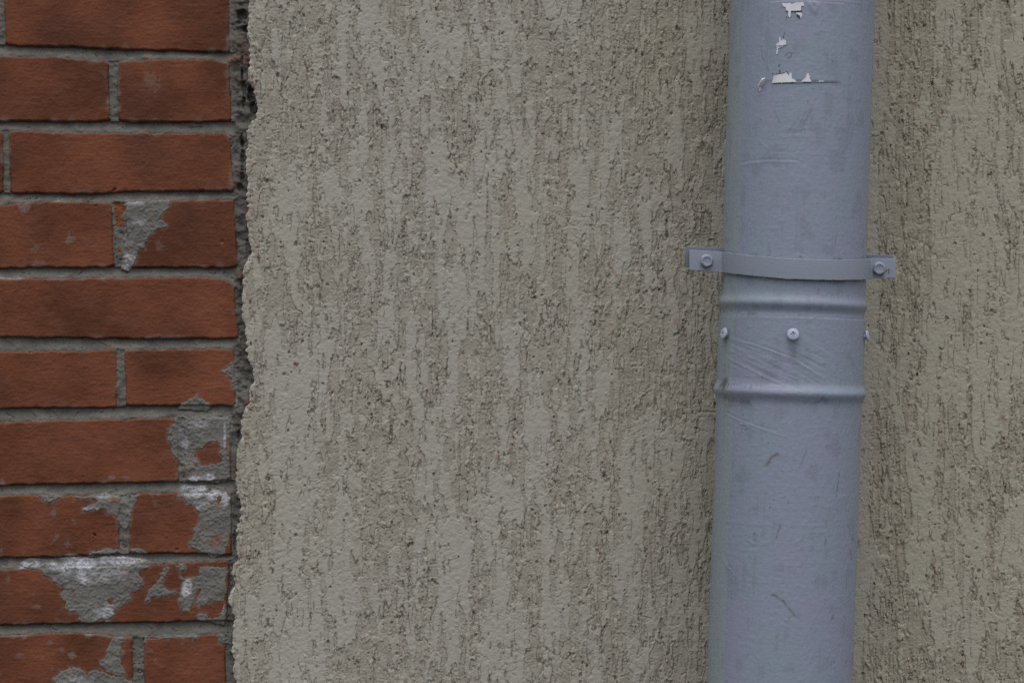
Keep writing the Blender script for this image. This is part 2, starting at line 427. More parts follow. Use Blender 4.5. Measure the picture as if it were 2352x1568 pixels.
smear('cement smear on the chipped right end of a half brick', [(1880,308),(1925,285),(1955,245),(1990,235),(2010,300),(2020,480),(2000,600),(1990,470),(1965,420),(1960,370),(1930,340)], O3)
smear('broad grey cement patch with a red island at the end of a course',
 [(1475,690),(1560,690),(1800,672),(1960,680),(1975,760),(1960,900),(1950,1100),(1955,1230),(1800,1245),(1660,1225),(1560,1240),(1545,1110),(1490,1035),(1440,975),(1462,940),(1422,880),(1440,790),(1470,740)], O3,
 holes=[[(1640,970),(1720,965),(1760,905),(1840,895),(1870,920),(1865,990),(1890,1025),(1870,1075),(1800,1090),(1760,1110),(1700,1110),(1680,1060),(1645,1010)]],
 whites=[(1700,750,90,40,.5),(1905,830,14,130,.9),(1660,1215,60,25,1),(1775,1200,50,22,1),(1565,920,30,90,.5),(1530,830,30,40,.5)], oranges=[(1935,940,22,90,.45)])
smear('pale cement patch over the right end of a lower half brick',
 [(1490,1365),(1560,1330),(1600,1290),(1760,1270),(1900,1300),(1950,1380),(1960,1560),(1950,1700),(1910,1850),(1790,1890),(1750,1850),(1700,1830),(1630,1790),(1610,1770),(1640,1660),(1690,1590),(1690,1500),(1650,1440),(1590,1430),(1570,1370)], O3,
 holes=[[(1830,1385),(1850,1358),(1885,1370),(1875,1400),(1860,1445),(1840,1430)], [(1740,1335),(1785,1305),(1790,1315),(1755,1340)]],
 whites=[(1660,1320,110,55,1),(1800,1350,90,40,1),(1905,1390,40,60,.9),(1600,1350,60,30,1),(1700,1440,70,40,.4)], reds=[(1830,1730,90,60,.5),(1760,1650,40,30,.35)])
smear('crumbly cement flecks along the top of a lower brick',
 [(640,1360),(700,1385),(740,1350),(860,1335),(1020,1340),(1110,1350),(1180,1340),(1160,1420),(1110,1460),(1095,1560),(1070,1640),(1030,1640),(1000,1540),(960,1490),(910,1500),(890,1460),(820,1480),(760,1470),(700,1500),(690,1465),(800,1440),(830,1400),(770,1380),(700,1400)], O3,
 whites=[(880,1380,60,40,.5),(760,1470,80,20,.5)], reds=[(780,1400,60,25,.8),(960,1400,60,30,.4)])
smear('grey cement fleck on the top edge of a lower brick', [(330,1355),(420,1340),(530,1360),(480,1385),(425,1410),(385,1400)], O3)
smear('large pale cement patch with white bloom across a low brick',
 [(130,560),(250,515),(420,530),(560,505),(760,515),(900,500),(1060,505),(1230,530),(1265,560),(1255,595),(1200,605),(1170,640),(1210,690),(1215,740),(1160,785),(1105,795),(1080,830),(1100,860),(1040,905),(1000,935),(960,960),(985,985),(930,1010),(905,1055),(870,1020),(820,1045),(740,1050),(670,1025),(680,970),(620,950),(590,965),(550,930),(570,885),(525,850),(510,810),(540,770),(525,735),(450,705),(430,665),(375,650),(355,605),(270,600),(200,575)], O4,
 holes=[[(920,860),(960,855),(965,890),(940,905),(925,885)]],
 whites=[(640,560,190,75,1),(650,640,120,80,.9),(1000,530,210,40,1),(880,640,160,90,.45),(300,560,120,28,1),(890,950,80,60,.6),(960,620,100,60,.3)], oranges=[(1015,965,32,16,1)], thick=.65)
smear('forked grey cement streak on a low brick', [(1380,585),(1435,580),(1435,620),(1395,660),(1375,690),(1360,740),(1395,770),(1440,795),(1490,780),(1480,815),(1420,835),(1370,820),(1310,830),(1270,850),(1240,890),(1232,860),(1270,790),(1300,745),(1340,710),(1370,640)], O4)
smear('cement patch on the right end of a low brick with white bloom',
 [(1500,580),(1545,560),(1560,600),(1535,620)], O4)
smear('narrow white cement streak between red patches', [(1535,665),(1560,690),(1620,680),(1680,650),(1700,590),(1800,580),(1910,580),(1925,640),(1905,700),(1935,760),(1900,830),(1890,870),(1830,865),(1760,880),(1740,910),(1690,915),(1675,880),(1715,770),(1680,760),(1640,830),(1615,900),(1610,965),(1535,960),(1530,880),(1520,840),(1545,760)], O4,
 whites=[(1585,770,40,70,1)], oranges=[(1930,700,18,70,.9)])
smear('cement crust along the lower right corner of a low brick', [(1660,1030),(1690,985),(1750,985),(1770,1015),(1850,1020),(1880,960),(1900,900),(1915,940),(1905,1040),(1890,1075),(1780,1050)], O4, whites=[(1890,930,20,40,.7)])
smear('upright cement streak on the lowest brick', [(965,1170),(1040,1165),(1055,1215),(1030,1270),(1025,1360),(1050,1440),(1070,1475),(1010,1500),(900,1480),(880,1440),(840,1420),(850,1380),(900,1350),(920,1300),(900,1290),(920,1230)], O4)
smear('cement patch at the foot of the frame on the lowest brick', [(455,1530),(500,1480),(560,1450),(610,1435),(700,1455),(740,1500),(800,1460),(890,1475),(1000,1520),(1080,1540),(1140,1560),(1140,1700),(460,1700),(475,1580)], O4, whites=[(700,1570,160,60,.45)])
smear('cement fringe over the top corner of the lowest half brick', [(1230,1165),(1330,1160),(1500,1160),(1640,1150),(1670,1170),(1640,1200),(1600,1180),(1500,1172),(1400,1185),(1300,1195),(1250,1185),(1225,1220),(1215,1200)], O4)
smear('grey cement edge on the upper right corner of the lowest half brick', [(1845,1180),(1860,1150),(1960,1150),(1970,1260),(1940,1230),(1900,1225),(1870,1225)], O4)
smear('cement crumbs in the joint above a low brick', [(750,500),(780,455),(850,440),(1010,435),(1030,470),(900,470),(820,480),(780,505)], O4, thick=.9)
smear('cement crumb at the top left corner of a half brick', [(1110,440),(1150,420),(1200,430),(1235,470),(1180,475),(1130,465)], O4, thick=.8)
X, Y, Z = place(BX, BZ, hb)
grid_obj('brickwork', X, Y, Z, M_BRICK, bw, {'wear': wear, 'orange': np.zeros_like(wear), 'tone_dark': np.clip(-tint*.20+nb*.16, 0, .6), 'tone_light': np.clip(tint*.18-nb*.16, 0, .5)}, keep=keep)
# solid wall behind
def box(bm, x0, x1, y0, y1, z0, z1):
    v = [bm.verts.new(c) for c in [(x0,y0,z0),(x1,y0,z0),(x1,y1,z0),(x0,y1,z0),(x0,y0,z1),(x1,y0,z1),(x1,y1,z1),(x0,y1,z1)]]
    for f in [(0,3,2,1),(4,5,6,7),(0,1,5,4),(1,2,6,5),(2,3,7,6),(3,0,4,7)]: bm.faces.new([v[i] for i in f])
bm = bmesh.new(); box(bm, -3.3, -.262, .031, .40, 0, 3.3)
bm_obj('wall_core', bm, M_CORE, bw)

# =================================================================== PLASTER WALL
HP = 15.0                                # plaster face before the joint plane
kp = K(HP)
edge_tr = [(572,-60),(572,0),(570,27),(568,81),(571,120),(572,168),(570,184),(580,200),(583,217),(592,230),(591,248),(588,266),(586,272),(571,290),(569,325),(565,352),(568,406),(568,429),(566,483),(564,510),(572,548),(577,559),(576,581),(561,608),(558,632),(561,659),(555,727),(558,754),(566,781),(572,824),(581,859),(581,875),(572,900),(568,927),(561,959),(551,970),(555,1000),(547,1030),(545,1076),(542,1089),(545,1135),(553,1162),(551,1187),(543,1208),(545,1230),(546,1262),(545,1284),(538,1295),(535,1317),(543,1344),(532,1357),(527,1379),(535,1414),(534,1468),(534,1493),(538,1523),(539,1568),(538,1640)]
ez = axis((784-1588)*kp, (784+20)*kp, .72/QUAL, -1400, 1900, 1.09, 22)
et = 784-ez/kp
ex = (np.interp(et, [p[1] for p in edge_tr], [p[0] for p in edge_tr])-1176)*kp
ex = ex+np.interp(ez, np.linspace(-1400, 1900, 6600), noise1(6600, .5, 2.2, 5))*.65+np.interp(ez, np.linspace(-1400, 1900, 6600), noise1(6600, .5, 7, 6))*.7
wx = axis(0, (2375-530)*kp, .72/QUAL, 0, 3700, 1.09, 22)      # distance from the broken edge
ncol = len(wx)
nb_ = 10
back = np.linspace(-1, 0, nb_, endpoint=False)                   # the broken side, from the back to the face
PW = np.concatenate([np.zeros(nb_), wx]); 
GX, GZ = np.meshgrid(PW, ez); GX = GX+ex[:, None]
SIDE = np.concatenate([-back, np.zeros(ncol)])[None]+np.zeros_like(GX)   # 1 at the back, 0 on the face
r2 = .8
shp = (1900, 2400)
TXp = GX/kp+1176; TYp = 784-GZ/kp
# distribution of smooth zones
A = noise(shp, r2, 16, 75, seed=21); B = noise(shp, r2, 7, 36, seed=22); Cn = noise(shp, r2, 4, 15, seed=29)
F = lambda a: Field(a.astype(np.float32), -1000, -1000, r2)
s_ = F(A*.62+B*.62+Cn*.32)(GX, GZ)
# traced smooth (+) and rough (-) zones: x, y, half width, half height, weight
zones = [(850,90,70,80,.8),(1010,60,90,40,1.6),(1200,140,22,90,1.4),(880,170,60,60,.6),(640,170,28,60,.8),(1090,100,50,40,.8),(700,90,60,60,-1.2),(1300,130,110,90,-1.3),(1400,180,120,120,-1.2),(1120,310,40,70,1.0),(1060,380,50,90,.9),
 (1430,60,120,60,-1.2),(1620,60,30,90,.9),(660,480,50,70,1.2),(680,420,70,40,.9),(890,620,22,110,1.6),(830,480,30,90,.9),(1240,500,24,110,1.2),(1180,360,18,110,1.0),(1120,560,60,60,.8),(1060,700,40,90,.9),
 (625,760,30,70,1.2),(620,900,40,90,1.0),(660,940,24,80,1.2),(740,860,22,130,1.6),(700,880,24,40,1.4),(808,965,24,46,2.2),(835,700,24,50,1.2),(870,920,60,60,-1.2),(900,980,70,70,-1.4),(860,1040,60,30,-1.6),
 (980,960,28,120,1.0),(1090,890,30,100,1.0),(1230,980,26,120,1.2),(1330,900,30,90,.8),(1180,1180,40,80,.7),(680,1180,24,130,1.2),(780,1130,24,120,1.2),(1000,1200,30,120,.9),(770,1260,40,130,.9),(830,1330,90,60,.7),
 (1060,1330,26,120,1.1),(620,1400,40,120,.9),(1290,1260,40,120,.9),(1130,1480,60,80,.9),(950,1450,60,60,.6),(1500,1000,50,120,.6),(1430,1150,40,100,.6),(1560,560,60,120,-.6),(1610,430,34,120,-.8),(1630,260,28,90,-1.4),(1600,120,20,90,1.3),(1530,330,50,50,1.0),
 (640,690,40,50,-.9),(760,580,70,90,-.9),(930,720,60,120,-.8),(960,330,60,70,.4),
 (2180,60,40,70,1.1),(2230,250,45,140,1.3),(2300,130,50,90,.9),(2120,330,30,90,.8),(2210,560,44,130,1.4),(2320,420,36,90,.8),(2100,900,40,160,.6),(2200,820,50,120,1.0),(2300,760,36,140,.8),(2120,1130,40,80,.8),(2190,1180,36,130,1.2),(2330,1400,44,130,1.0),(2240,1330,50,90,.8),
 (2060,200,30,220,-1.3),(2090,520,24,200,-.7),(2050,760,24,200,-1.0),(2040,1120,26,200,-1.0),(2040,1400,40,160,-1.5),(2080,1500,40,120,-.8)]
zf = np.zeros_like(s_)
for (x, y, rx, rz, a) in zones:
    q = ((TXp-x)/rx)**2+((TYp-y)/rz)**2
    zf += a*np.exp(-q*.9)
nP1 = F(noise(shp, r2, 1.5, 1.5, seed=23))(GX, GZ); nP2 = F(noise(shp, r2, 3.0, 3.4, seed=24))(GX, GZ)
nV = F(noise(shp, r2, 1.7, 22, seed=25))(GX, GZ); nV2 = F(noise(shp, r2, 3.2, 26, seed=26))(GX, GZ)
nC = F(noise(shp, r2, 4.0, 12, seed=27))(GX, GZ); nC2 = F(noise(shp, r2, 3.0, 4.0, seed=28))(GX, GZ)
nL = F(noise(shp, r2, 60, 90, seed=30))(GX, GZ); nPit = F(noise(shp, r2, 2.1, 3.4, seed=31))(GX, GZ)
nW = F(noise(shp, r2, 5.5, 9, seed=32))(GX, GZ)
right = sstep(1985, 2010, TXp+.034*(TYp-784))
thr = .42-.1*right
sm = sstep(thr-.28, thr+.28, s_+zf+nP2*.12)
# the smooth band left along the right-hand side of the pipe
axx = 1843.6-.0339*TYp
bx = TXp-axx
bandw = 182+5*np.sin(TYp*.011)+np.where(TYp < 700, 10, 8)+nC2*1.1
band = sstep(150, 152, bx)*(1-sstep(bandw-1.5, bandw+1.5, bx))
sm = np.maximum(sm, band*(.8+.2*np.clip(nW+.6, 0, 1)))
w1 = F(noise(shp, r2, 2.9, 16, seed=71))(GX, GZ)*(1-right)+F(noise(shp, r2, 2.9, 28, seed=72))(GX, GZ)*right
w2 = F(noise(shp, r2, 1.9, 5.6, seed=73))(GX, GZ)
wv = w1*.80+w2*.36+nP2*.16+nP1*.08
p = wv+np.clip(1.3*(s_+zf-thr)+.34, -.28, 1.6)+.12*right
p = np.where(band > .5, np.maximum(p, .7+.5*nW), p)
plate = sstep(-.10, .13, p)
rough = 1-plate
bl1 = np.abs(F(noise(shp, r2, 3.4, 7.5, seed=61))(GX, GZ)); bl2 = np.abs(F(noise(shp, r2, 2.0, 2.8, seed=62))(GX, GZ)); bl3 = np.abs(nP1)
gro = np.exp(-((p+.08)/.13)**2)
h = .72*plate+nL*.4+.25*nW*(1-sm)
h += rough*(.22*np.minimum(bl2, 1.5)+.14*np.minimum(bl3, 1.5)+.16*nV)
h += plate*(.09*nP2+.08*nP1+(1-sm)*(.20*np.minimum(bl1, 1.4)+.12*np.minimum(bl2, 1.4)))
h -= .75*gro*(.55+.45*np.clip(nC+.6, 0, 1.4))
# hair cracks where a noise field crosses zero
fc = F(noise(shp, r2, 4.2, 2.6, seed=64))(GX, GZ)
ck3 = np.exp(-(fc/.17)**2)*sstep(.25, .8, F(noise(shp, r2, 9, 9, seed=65))(GX, GZ)+.45*(1-sm)-.15)
h -= .55*ck3
nF = F(noise(shp, r2, 3.0, 24, seed=66))(GX, GZ); nFm = F(noise(shp, r2, 5, 15, seed=67))(GX, GZ)
near = sstep(1250, 1640, TXp)*(1-right)
vf = np.exp(-((nF+.22*nP2)/.22)**2)*sstep(.25, .75, nFm*.8+right*.6+.45*near+.35*(1-sm)-.12)*(1-band)
h -= 1.15*vf
pit = sstep(2.45, 2.8, nPit+.25*(1-sm))*(1-.5*band)
h -= 1.5*pit
grain = sstep(1.9, 2.3, F(noise(shp, r2, 2.2, 2.0, seed=33))(GX, GZ)+.3*(1-sm)-.4*sm)
h += .55*grain
dark_tint = np.clip(.45*pit+.58*gro*np.clip(.45+.4*nW+.3*nV2, .08, 1)*(1-.3*sm)+.24*ck3+.62*vf*(.6+.4*np.clip(nP2, -1, 1)), 0, 1)  # darker colour in pits, grooves, hair cracks and furrows
dark_tint = np.maximum(dark_tint, .10*rough)
sm = np.clip(.35*plate+.65*sm, 0, 1)
warm = np.clip(.12+.85*right+.45*sstep(1250, 1640, TXp)*(1-right)+nL*.12, 0, 1)
pink = np.clip(sstep(2.3, 2.8, nPit*.4+nP2*.7+nW*.6), 0, 1)*.5
de = GX-ex[:, None]
pink = np.maximum(pink, np.exp(-de/7)*np.clip(nW*.6-.35, 0, .7)*(SIDE == 0))
# short diagonal scratch by the pipe, and a horizontal groove
for (pl, wd, dp) in [([(1602,945),(1642,946)], 1.6, 1.2), ([(1602,957),(1640,957)], 1.2, .5)]:
    d = segdist(pl, TXp, TYp) if True else 0
    h -= dp*np.exp(-(d/wd)**2)
# edge: rounds off and crumbles
h -= 1.6*np.exp(-de/2.0)+.9*np.exp(-de/6.0)*np.clip(nW+.5, 0, 1.5)
hp = HP+h
pale = np.exp(-de/1.7)*np.clip(.55+.5*nW, 0, 1)
# broken side
ks = SIDE > 0
jag = F(noise(shp, r2, 3, 3, seed=41))
side_h = HP-1.6-SIDE*(HP+14)
GXs = GX+np.where(ks, 1.2*jag(GX+SIDE*30, GZ)*np.minimum(1, SIDE*4)+np.sin(SIDE*3.1)*1.0*jag(GX*.0+SIDE*9, GZ*.6), 0)
hp = np.where(ks, side_h+.4*jag(GX+70+SIDE*30, GZ), hp)
pw = thing('plaster_wall', 'grey beige rough plastered wall with furrowed texture and a broken left edge', 'plaster wall', (0, 0, 0))
X, Y, Z = place(GXs, GZ, hp)
c0 = nb_
grid_obj('plaster_face', X[:, c0:], Y[:, c0:], Z[:, c0:], M_PLASTER, pw, {'smooth_zone': sm[:, c0:], 'dark_tint': dark_tint[:, c0:], 'warm': warm[:, c0:], 'pale': pale[:, c0:], 'pink': pink[:, c0:]})
s3 = slice(0, c0+1)
o = grid_obj('broken_edge', X[:, s3], Y[:, s3], Z[:, s3], M_PLASTER, pw, {'smooth_zone': sm[:, s3]*0+.2, 'dark_tint': np.clip(.35+.3*jag(GX[:, s3], GZ[:, s3]), 0, .8), 'warm': warm[:, s3]*0, 'pale': np.clip(.25-.5*SIDE[:, s3], 0, .3), 'pink': np.clip(.3*jag(GX[:, s3]+40, GZ[:, s3]), 0, .5)})
o['label'] = 'raw crumbling broken side of the plaster coat'
bm = bmesh.new(); box(bm, -.258, 3.45, .031, .40, 0, 3.3)
bm_obj('wall_core', bm, M_CORE, pw)
del A, B, Cn

# =================================================================== DOWNPIPE
H_AX = 112.0                              # axis before the joint plane
RP = 74.0
TILT = math.atan(.0339)
kx = K(H_AX)
AX0 = (1843.6-.0339*784-1176)*kx          # axis x at the camera's height
ct, st = math.cos(TILT), math.sin(TILT)
def pix2pipe(PX, PY, R=RP):
    """traced point on the visible side of the pipe -> (angle, t along the axis)"""
    PX = np.asarray(PX, float); PY = np.asarray(PY, float); th = np.zeros(PX.shape)
    for _ in range(6):
        k = K(H_AX+R*np.cos(th)); x = (PX-1176)*k-AX0; z = (784-PY)*k
        u = x*ct-z*st; t = x*st+z*ct
        th = np.arcsin(np.clip(u/R, -1, 1))
    return th, t
def pipe2w(th, t, R):
    u = R*np.sin(th); dpt = R*np.cos(th)
    x = AX0+u*ct+t*st; z = -u*st+t*ct
    return x/1000, -(H_AX+dpt)/1000, CAM_H+z/1000
def arc_t(px, py): a, b = pix2pipe(px, py); return a*RP, b
dp = thing('downpipe', 'round blue grey painted metal downpipe running down the plaster wall', 'downpipe', (0, 0, 0))
def TT(y): return float(pix2pipe(1843.6-.0339*y, y)[1])
t_seam = TT(726)
def theta_axis(step):
    f = np.arange(-98, 98.01, math.degrees(step/RP)); b = np.arange(98+6, 360-98-3, 6)
    return np.radians(np.concatenate([f, b, [262.0]]))
th_ax = theta_axis(.8/QUAL)
SH = (1400, 640)
Fp = lambda a: Field(a.astype(np.float32), -250, -700, .8)
b_hor = Fp(noise(SH, .8, 26, 1.7, seed=51)); b_ver = Fp(noise(SH, .8, 1.7, 40, seed=52)); b_dia = Fp(noise(SH, .8, 34, 1.9, ang=math.radians(-24), seed=53))
b_up = Fp(noise(SH, .8, 26, 1.9, ang=math.radians(62), seed=54)); b_msk = Fp(noise(SH, .8, 40, 50, seed=55)); b_cr = Fp(noise(SH, .8, 6, 2.4, seed=56)); b_sp = Fp(noise(SH, .8, 1.8, 1.8, seed=57)); b_bl = Fp(noise(SH, .8, 9, 9, seed=58))
def stroke_layer(arr, lst, a, t):
    for (pts, wd, am) in lst:
        q = [arc_t(x, y) for x, y in pts]
        xs = [p[0] for p in q]; zs = [p[1] for p in q]
        m = (a > min(xs)-6) & (a < max(xs)+6) & (t > min(zs)-6) & (t < max(zs)+6)
        if not m.any(): continue
        d = segdist(q, a[m], t[m]); v = am*np.exp(-(d/wd)**2)
        arr[m] = np.where(np.abs(v) > np.abs(arr[m]), v, arr[m])
def zA(l): return [(1550.4+a*.2454, b*.2454) for a, b in l]
def zB(l): return [(1550.4+a*.2454, 516.8+b*.2454) for a, b in l]
def zC(l): return [(1550.4+a*.2454, 861.4+b*.2454) for a, b in l]
def zD(l): return [(1550.4+a*.2454, 1183.5+b*.2454) for a, b in l]
scuffs = [  # brown scratches and paint losses
 (zD([(905,745),(950,755),(960,775),(1010,795),(1045,850),(1080,890),(1105,915),(1120,945)]), 1.0, .9), (zD([(955,775),(1005,795)]), 1.5, .8),
 (zC([(860,850),(885,800),(905,765),(955,742)]), 1.5, .75), (zC([(855,845),(880,810)]), 2.0, .7),
 (zC([(1170,870),(1190,820),(1235,685)]), .7, .5), (zC([(640,460),(685,495)]), .8, .5)]
darks = [
 (zC([(1540,905),(1530,985),(1510,1130)]), .6, .9), (zC([(1555,665),(1550,690)]), .5, .7), (zC([(1420,1320),(1415,1420),(1395,1440)]), .7, .7), (zC([(1410,1530),(1408,1568)]), .6, .7), (zC([(745,1470),(735,1510)]), .8, .6),
 (zC([(990,1390),(965,1450),(950,1520)]), .8, .6), (zD([(985,80),(975,130)]), 1.4, .5), (zD([(1415,225),(1405,290)]), .8, .8), (zD([(1645,310),(1650,380),(1655,410)]), .9, .95), (zD([(1660,180),(1655,260)]), .7, .7), (zD([(1640,120),(1638,200)]), .6, .6),
 (zD([(1650,510),(1648,545)]), .8, .7), (zD([(1610,560),(1605,680)]), .5, .6), (zD([(1630,640),(1625,800)]), .5, .6), (zD([(1470,930),(1468,980)]), .6, .8), (zD([(1488,930),(1484,965)]), .6, .8), (zD([(1675,90),(1678,100)]), .9, .9), (zD([(1640,740),(1638,900)]), .45, .5), (zD([(1600,1360),(1597,1375)]), .9, .8), (zD([(1485,1360),(1487,1362)]), 1.0, .7),
 (zA([(800,440),(815,540),(850,600),(880,670)]), .5, .7), (zA([(905,160),(940,165)]), .4, .4), (zA([(865,120),(870,360)]), .35, .3), (zA([(1500,60),(1500,700)]), .35, .25), (zA([(930,1040),(985,1155)]), .6, .4), (zA([(1710,940),(1700,1200)]), .4, .35), (zA([(1475,570),(1476,572)]), 1.1, .9), (zA([(1530,630),(1535,650)]), .7, .7), (zA([(1035,520),(1060,490),(1095,500),(1080,540),(1050,540)]), .6, .85), (zA([(1095,500),(1135,505),(1155,495)]), .5, .6),
 (zB([(1520,60),(1495,230)]), .5, .5), (zB([(1345,600),(1340,640)]), 1.1, .6), (zB([(640,850),(1740,875)]), .55, .55), (zB([(400,845),(640,850)]), .5, .5)]
for k in range(9):
    x0 = 1250-k*17+ (k % 3)*6; darks.append((zA([(x0+40, 1010+k*7), (x0-10, 1110+k*6), (x0-70-k*3, 1235+k*3)]), .55, .42-.02*k))
ridges = [  # raised brush marks (mm)
 (zB([(520,1060),(800,1140),(1100,1250),(1330,1400)]), .9, .32), (zB([(520,1100),(800,1200),(1050,1300),(1330,1480)]), .9, -.32), (zB([(500,1240),(640,1320),(850,1430),(960,1470)]), .9, .30), (zB([(520,1180),(760,1260),(1000,1390),(1150,1440)]), .8, .25), (zB([(600,1050),(900,1160),(1150,1255),(1340,1390)]), .8, -.25), (zB([(520,1290),(700,1360),(900,1450)]), .8, -.25),
 (zC([(480,365),(620,430),(800,500),(960,555),(1050,575)]), .8, .32), (zC([(480,345),(640,420),(820,485),(950,515)]), .8, -.3), (zC([(610,455),(650,460),(685,490),(660,495)]), 1.0, .7), (zC([(985,100),(990,65),(1020,50),(1030,70),(1000,105),(850,100)]), .7, .3),
 (zD([(430,330),(450,420),(490,490),(520,500)]), .9, .4), (zD([(455,340),(490,420),(530,500)]), .9, -.3), (zA([(780,1300),(900,1440),(1160,1440),(1370,1450)]), .8, .2), (zA([(600,1520),(850,1490),(1140,1500),(1230,1540)]), 1.0, -.25), (zA([(620,1550),(850,1515),(1130,1520)]), .9, .25),
 (zA([(890,782),(1555,768)]), .6, -.3), (zA([(980,20),(1500,12),(1750,35)]), .5, .35), (zA([(1265,40),(1290,90),(1310,110),(1330,60),(1300,25)]), 2.4, 1.0), (zB([(1330,395),(1335,400)]), 1.4, .6),
 (zD([(880,1360),(900,1400)]), .9, .5), (zD([(1035,975),(1040,980)]), 1.2, .6), (zC([(1200,1400),(1200,1480),(1170,1540)]), 1.2, .4), (zD([(1200,140),(1185,220),(1130,250)]), 1.2, .4), (zD([(690,230),(740,270)]), 1.0, .4)]
grime_shade_strokes = [(zB([(1690,326),(1730,318),(1775,300)]), 2.0, .85), (zB([(425,246),(470,252)]), 1.6, .7), (zB([(445,455),(700,492),(1000,520),(1700,530)]), 1.5, .4), (zC([(440,90),(480,60),(480,100)]), 5, .85), (zB([(470,1310),(460,1360)]), 3, .5), (zB([(460,1070),(450,1120)]), 3, .5), (zC([(460,215),(540,235),(700,255)]), 4.0, .55), (zC([(470,280),(560,270)]), 2.5, .5), (zC([(1000,240),(1450,250)]), 2.2, .3), (zC([(1370,220),(1410,240)]), 2.5, .55), (zB([(1100,1130),(1110,1230)]), 4.5, .4), (zB([(1070,840),(1140,850)]), 4.0, .4), (zB([(440,800),(620,820),(740,830)]), 2.5, .4), (zB([(430,150),(500,150)]), 2.5, .35), (zB([(430,500),(440,520)]), 4, .5), (zB([(720,275),(760,280)]), 2, .5), (zB([(1500,315),(1560,320)]), 2, .5), (zB([(1500,535),(1700,535)]), 2, .5), (zB([(480,250),(560,262)]), 2, .4)]  # grime spots, plus dark strokes painting the shaded crease where clamp meets pipe
for k in range(9): grime_shade_strokes.append((zC([(515+k*26, 80+k*1.5), (513+k*26, 108+k)]), 1.2, .8-.05*k))
for k in range(8): grime_shade_strokes.append((zC([(500+k*26, 215+k*3), (505+k*24, 268-k*2)]), 1.2, .6-.04*k))
def pipe_sheet(name, tz, Rbase, prof, label):
    A_, T_ = np.meshgrid(th_ax, tz); a = A_*RP
    front = np.abs(A_) < 1.75
    R = Rbase+prof(T_)
    mk = b_msk(a, T_)
    ed = sstep(.80, .97, np.abs(np.sin(A_)))
    disp = (.016*b_hor(a, T_)*np.clip(.6+.4*mk, 0, 1.3)*(1-ed)+.05*b_ver(a, T_)*(.25+.75*ed)+.10*b_dia(a, T_)*np.exp(-((T_-TT(830))/22)**2)*sstep(-80, -40, a)*(1-sstep(20, 45, a))+.02*b_up(a, T_)+.035*b_sp(a, T_)+.03*np.maximum(b_cr(a, T_)-.9, 0)*2)
    rg = np.zeros_like(a); stroke_layer(rg, ridges, a, T_)
    gr = np.zeros_like(a); stroke_layer(gr, grime_shade_strokes, a, T_); gr = gr*np.clip(.65+.35*b_bl(a, T_)+.3*b_sp(a, T_), 0, 1.2)
    dk = np.zeros_like(a); stroke_layer(dk, darks, a, T_); dk = dk*np.clip(.75+.4*b_sp(a, T_), .1, 1)
    sp = sstep(2.6, 3.1, b_sp(a, T_)+b_cr(a, T_)*.3)*.5; sp = np.maximum(sp, .16*sstep(.6, 2.0, b_bl(a, T_)+.5*b_ver(a, T_)))
    ru = np.zeros_like(a); stroke_layer(ru, scuffs, a, T_); ru = ru*np.clip(.9+.3*b_sp(a, T_), 0, 1)
    # overpainted sheet of paper: a faintly raised rectangle
    q0, q1 = arc_t(*zA([(880,20)])[0]), arc_t(*zA([(1555,775)])[0])
    sheet = sstep(q0[0]-.4, q0[0]+.4, a)*(1-sstep(q1[0]-.4, q1[0]+.4, a))*sstep(q1[1]-.3, q1[1]+.3, T_)*(1-sstep(q0[1]-.3, q0[1]+.3, T_))
    R = R+np.where(front, disp+.6*rg+.3*sheet-.25*ru, 0)
    X, Y, Z = pipe2w(A_, T_, R)
    g = np.where(front, np.clip(np.maximum(np.maximum(gr, dk), sp), 0, 1), 0)
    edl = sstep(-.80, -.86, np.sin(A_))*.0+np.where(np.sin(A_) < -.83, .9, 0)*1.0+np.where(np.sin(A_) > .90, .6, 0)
    o = grid_obj(name, X, Y, Z, M_PAINT, dp, {'grime_shade': g, 'rust': np.where(front, ru, 0), 'edge': edl*np.clip(.75+.25*mk, 0, 1), 'bare': np.zeros_like(a)})
    o['label'] = label
def bead(T, y, w_, hgt): return hgt*np.exp(-((T-TT(y))/w_)**2)
tz_up = axis(TT(740), TT(-20), .8/QUAL, TT(745), 1850, 1.2, 120)
tz_lo = axis(TT(1590), t_seam, .8/QUAL, -1340, t_seam+.05, 1.2, 120)
pipe_sheet('pipe_section', tz_up, RP-.6, lambda T: bead(T, 695, 5.8, 2.5)-bead(T, 716, 4.5, .7), 'upper length of pipe with one raised bead near its lower end')
pipe_sheet('pipe_section', tz_lo, RP-.15, lambda T: bead(T, 903, 6.2, 3.2)+.7*sstep(TT(930), TT(890), T)-.45*sstep(t_seam-1.6, t_seam+.1, T), 'lower length of pipe with a raised bead below the screws')

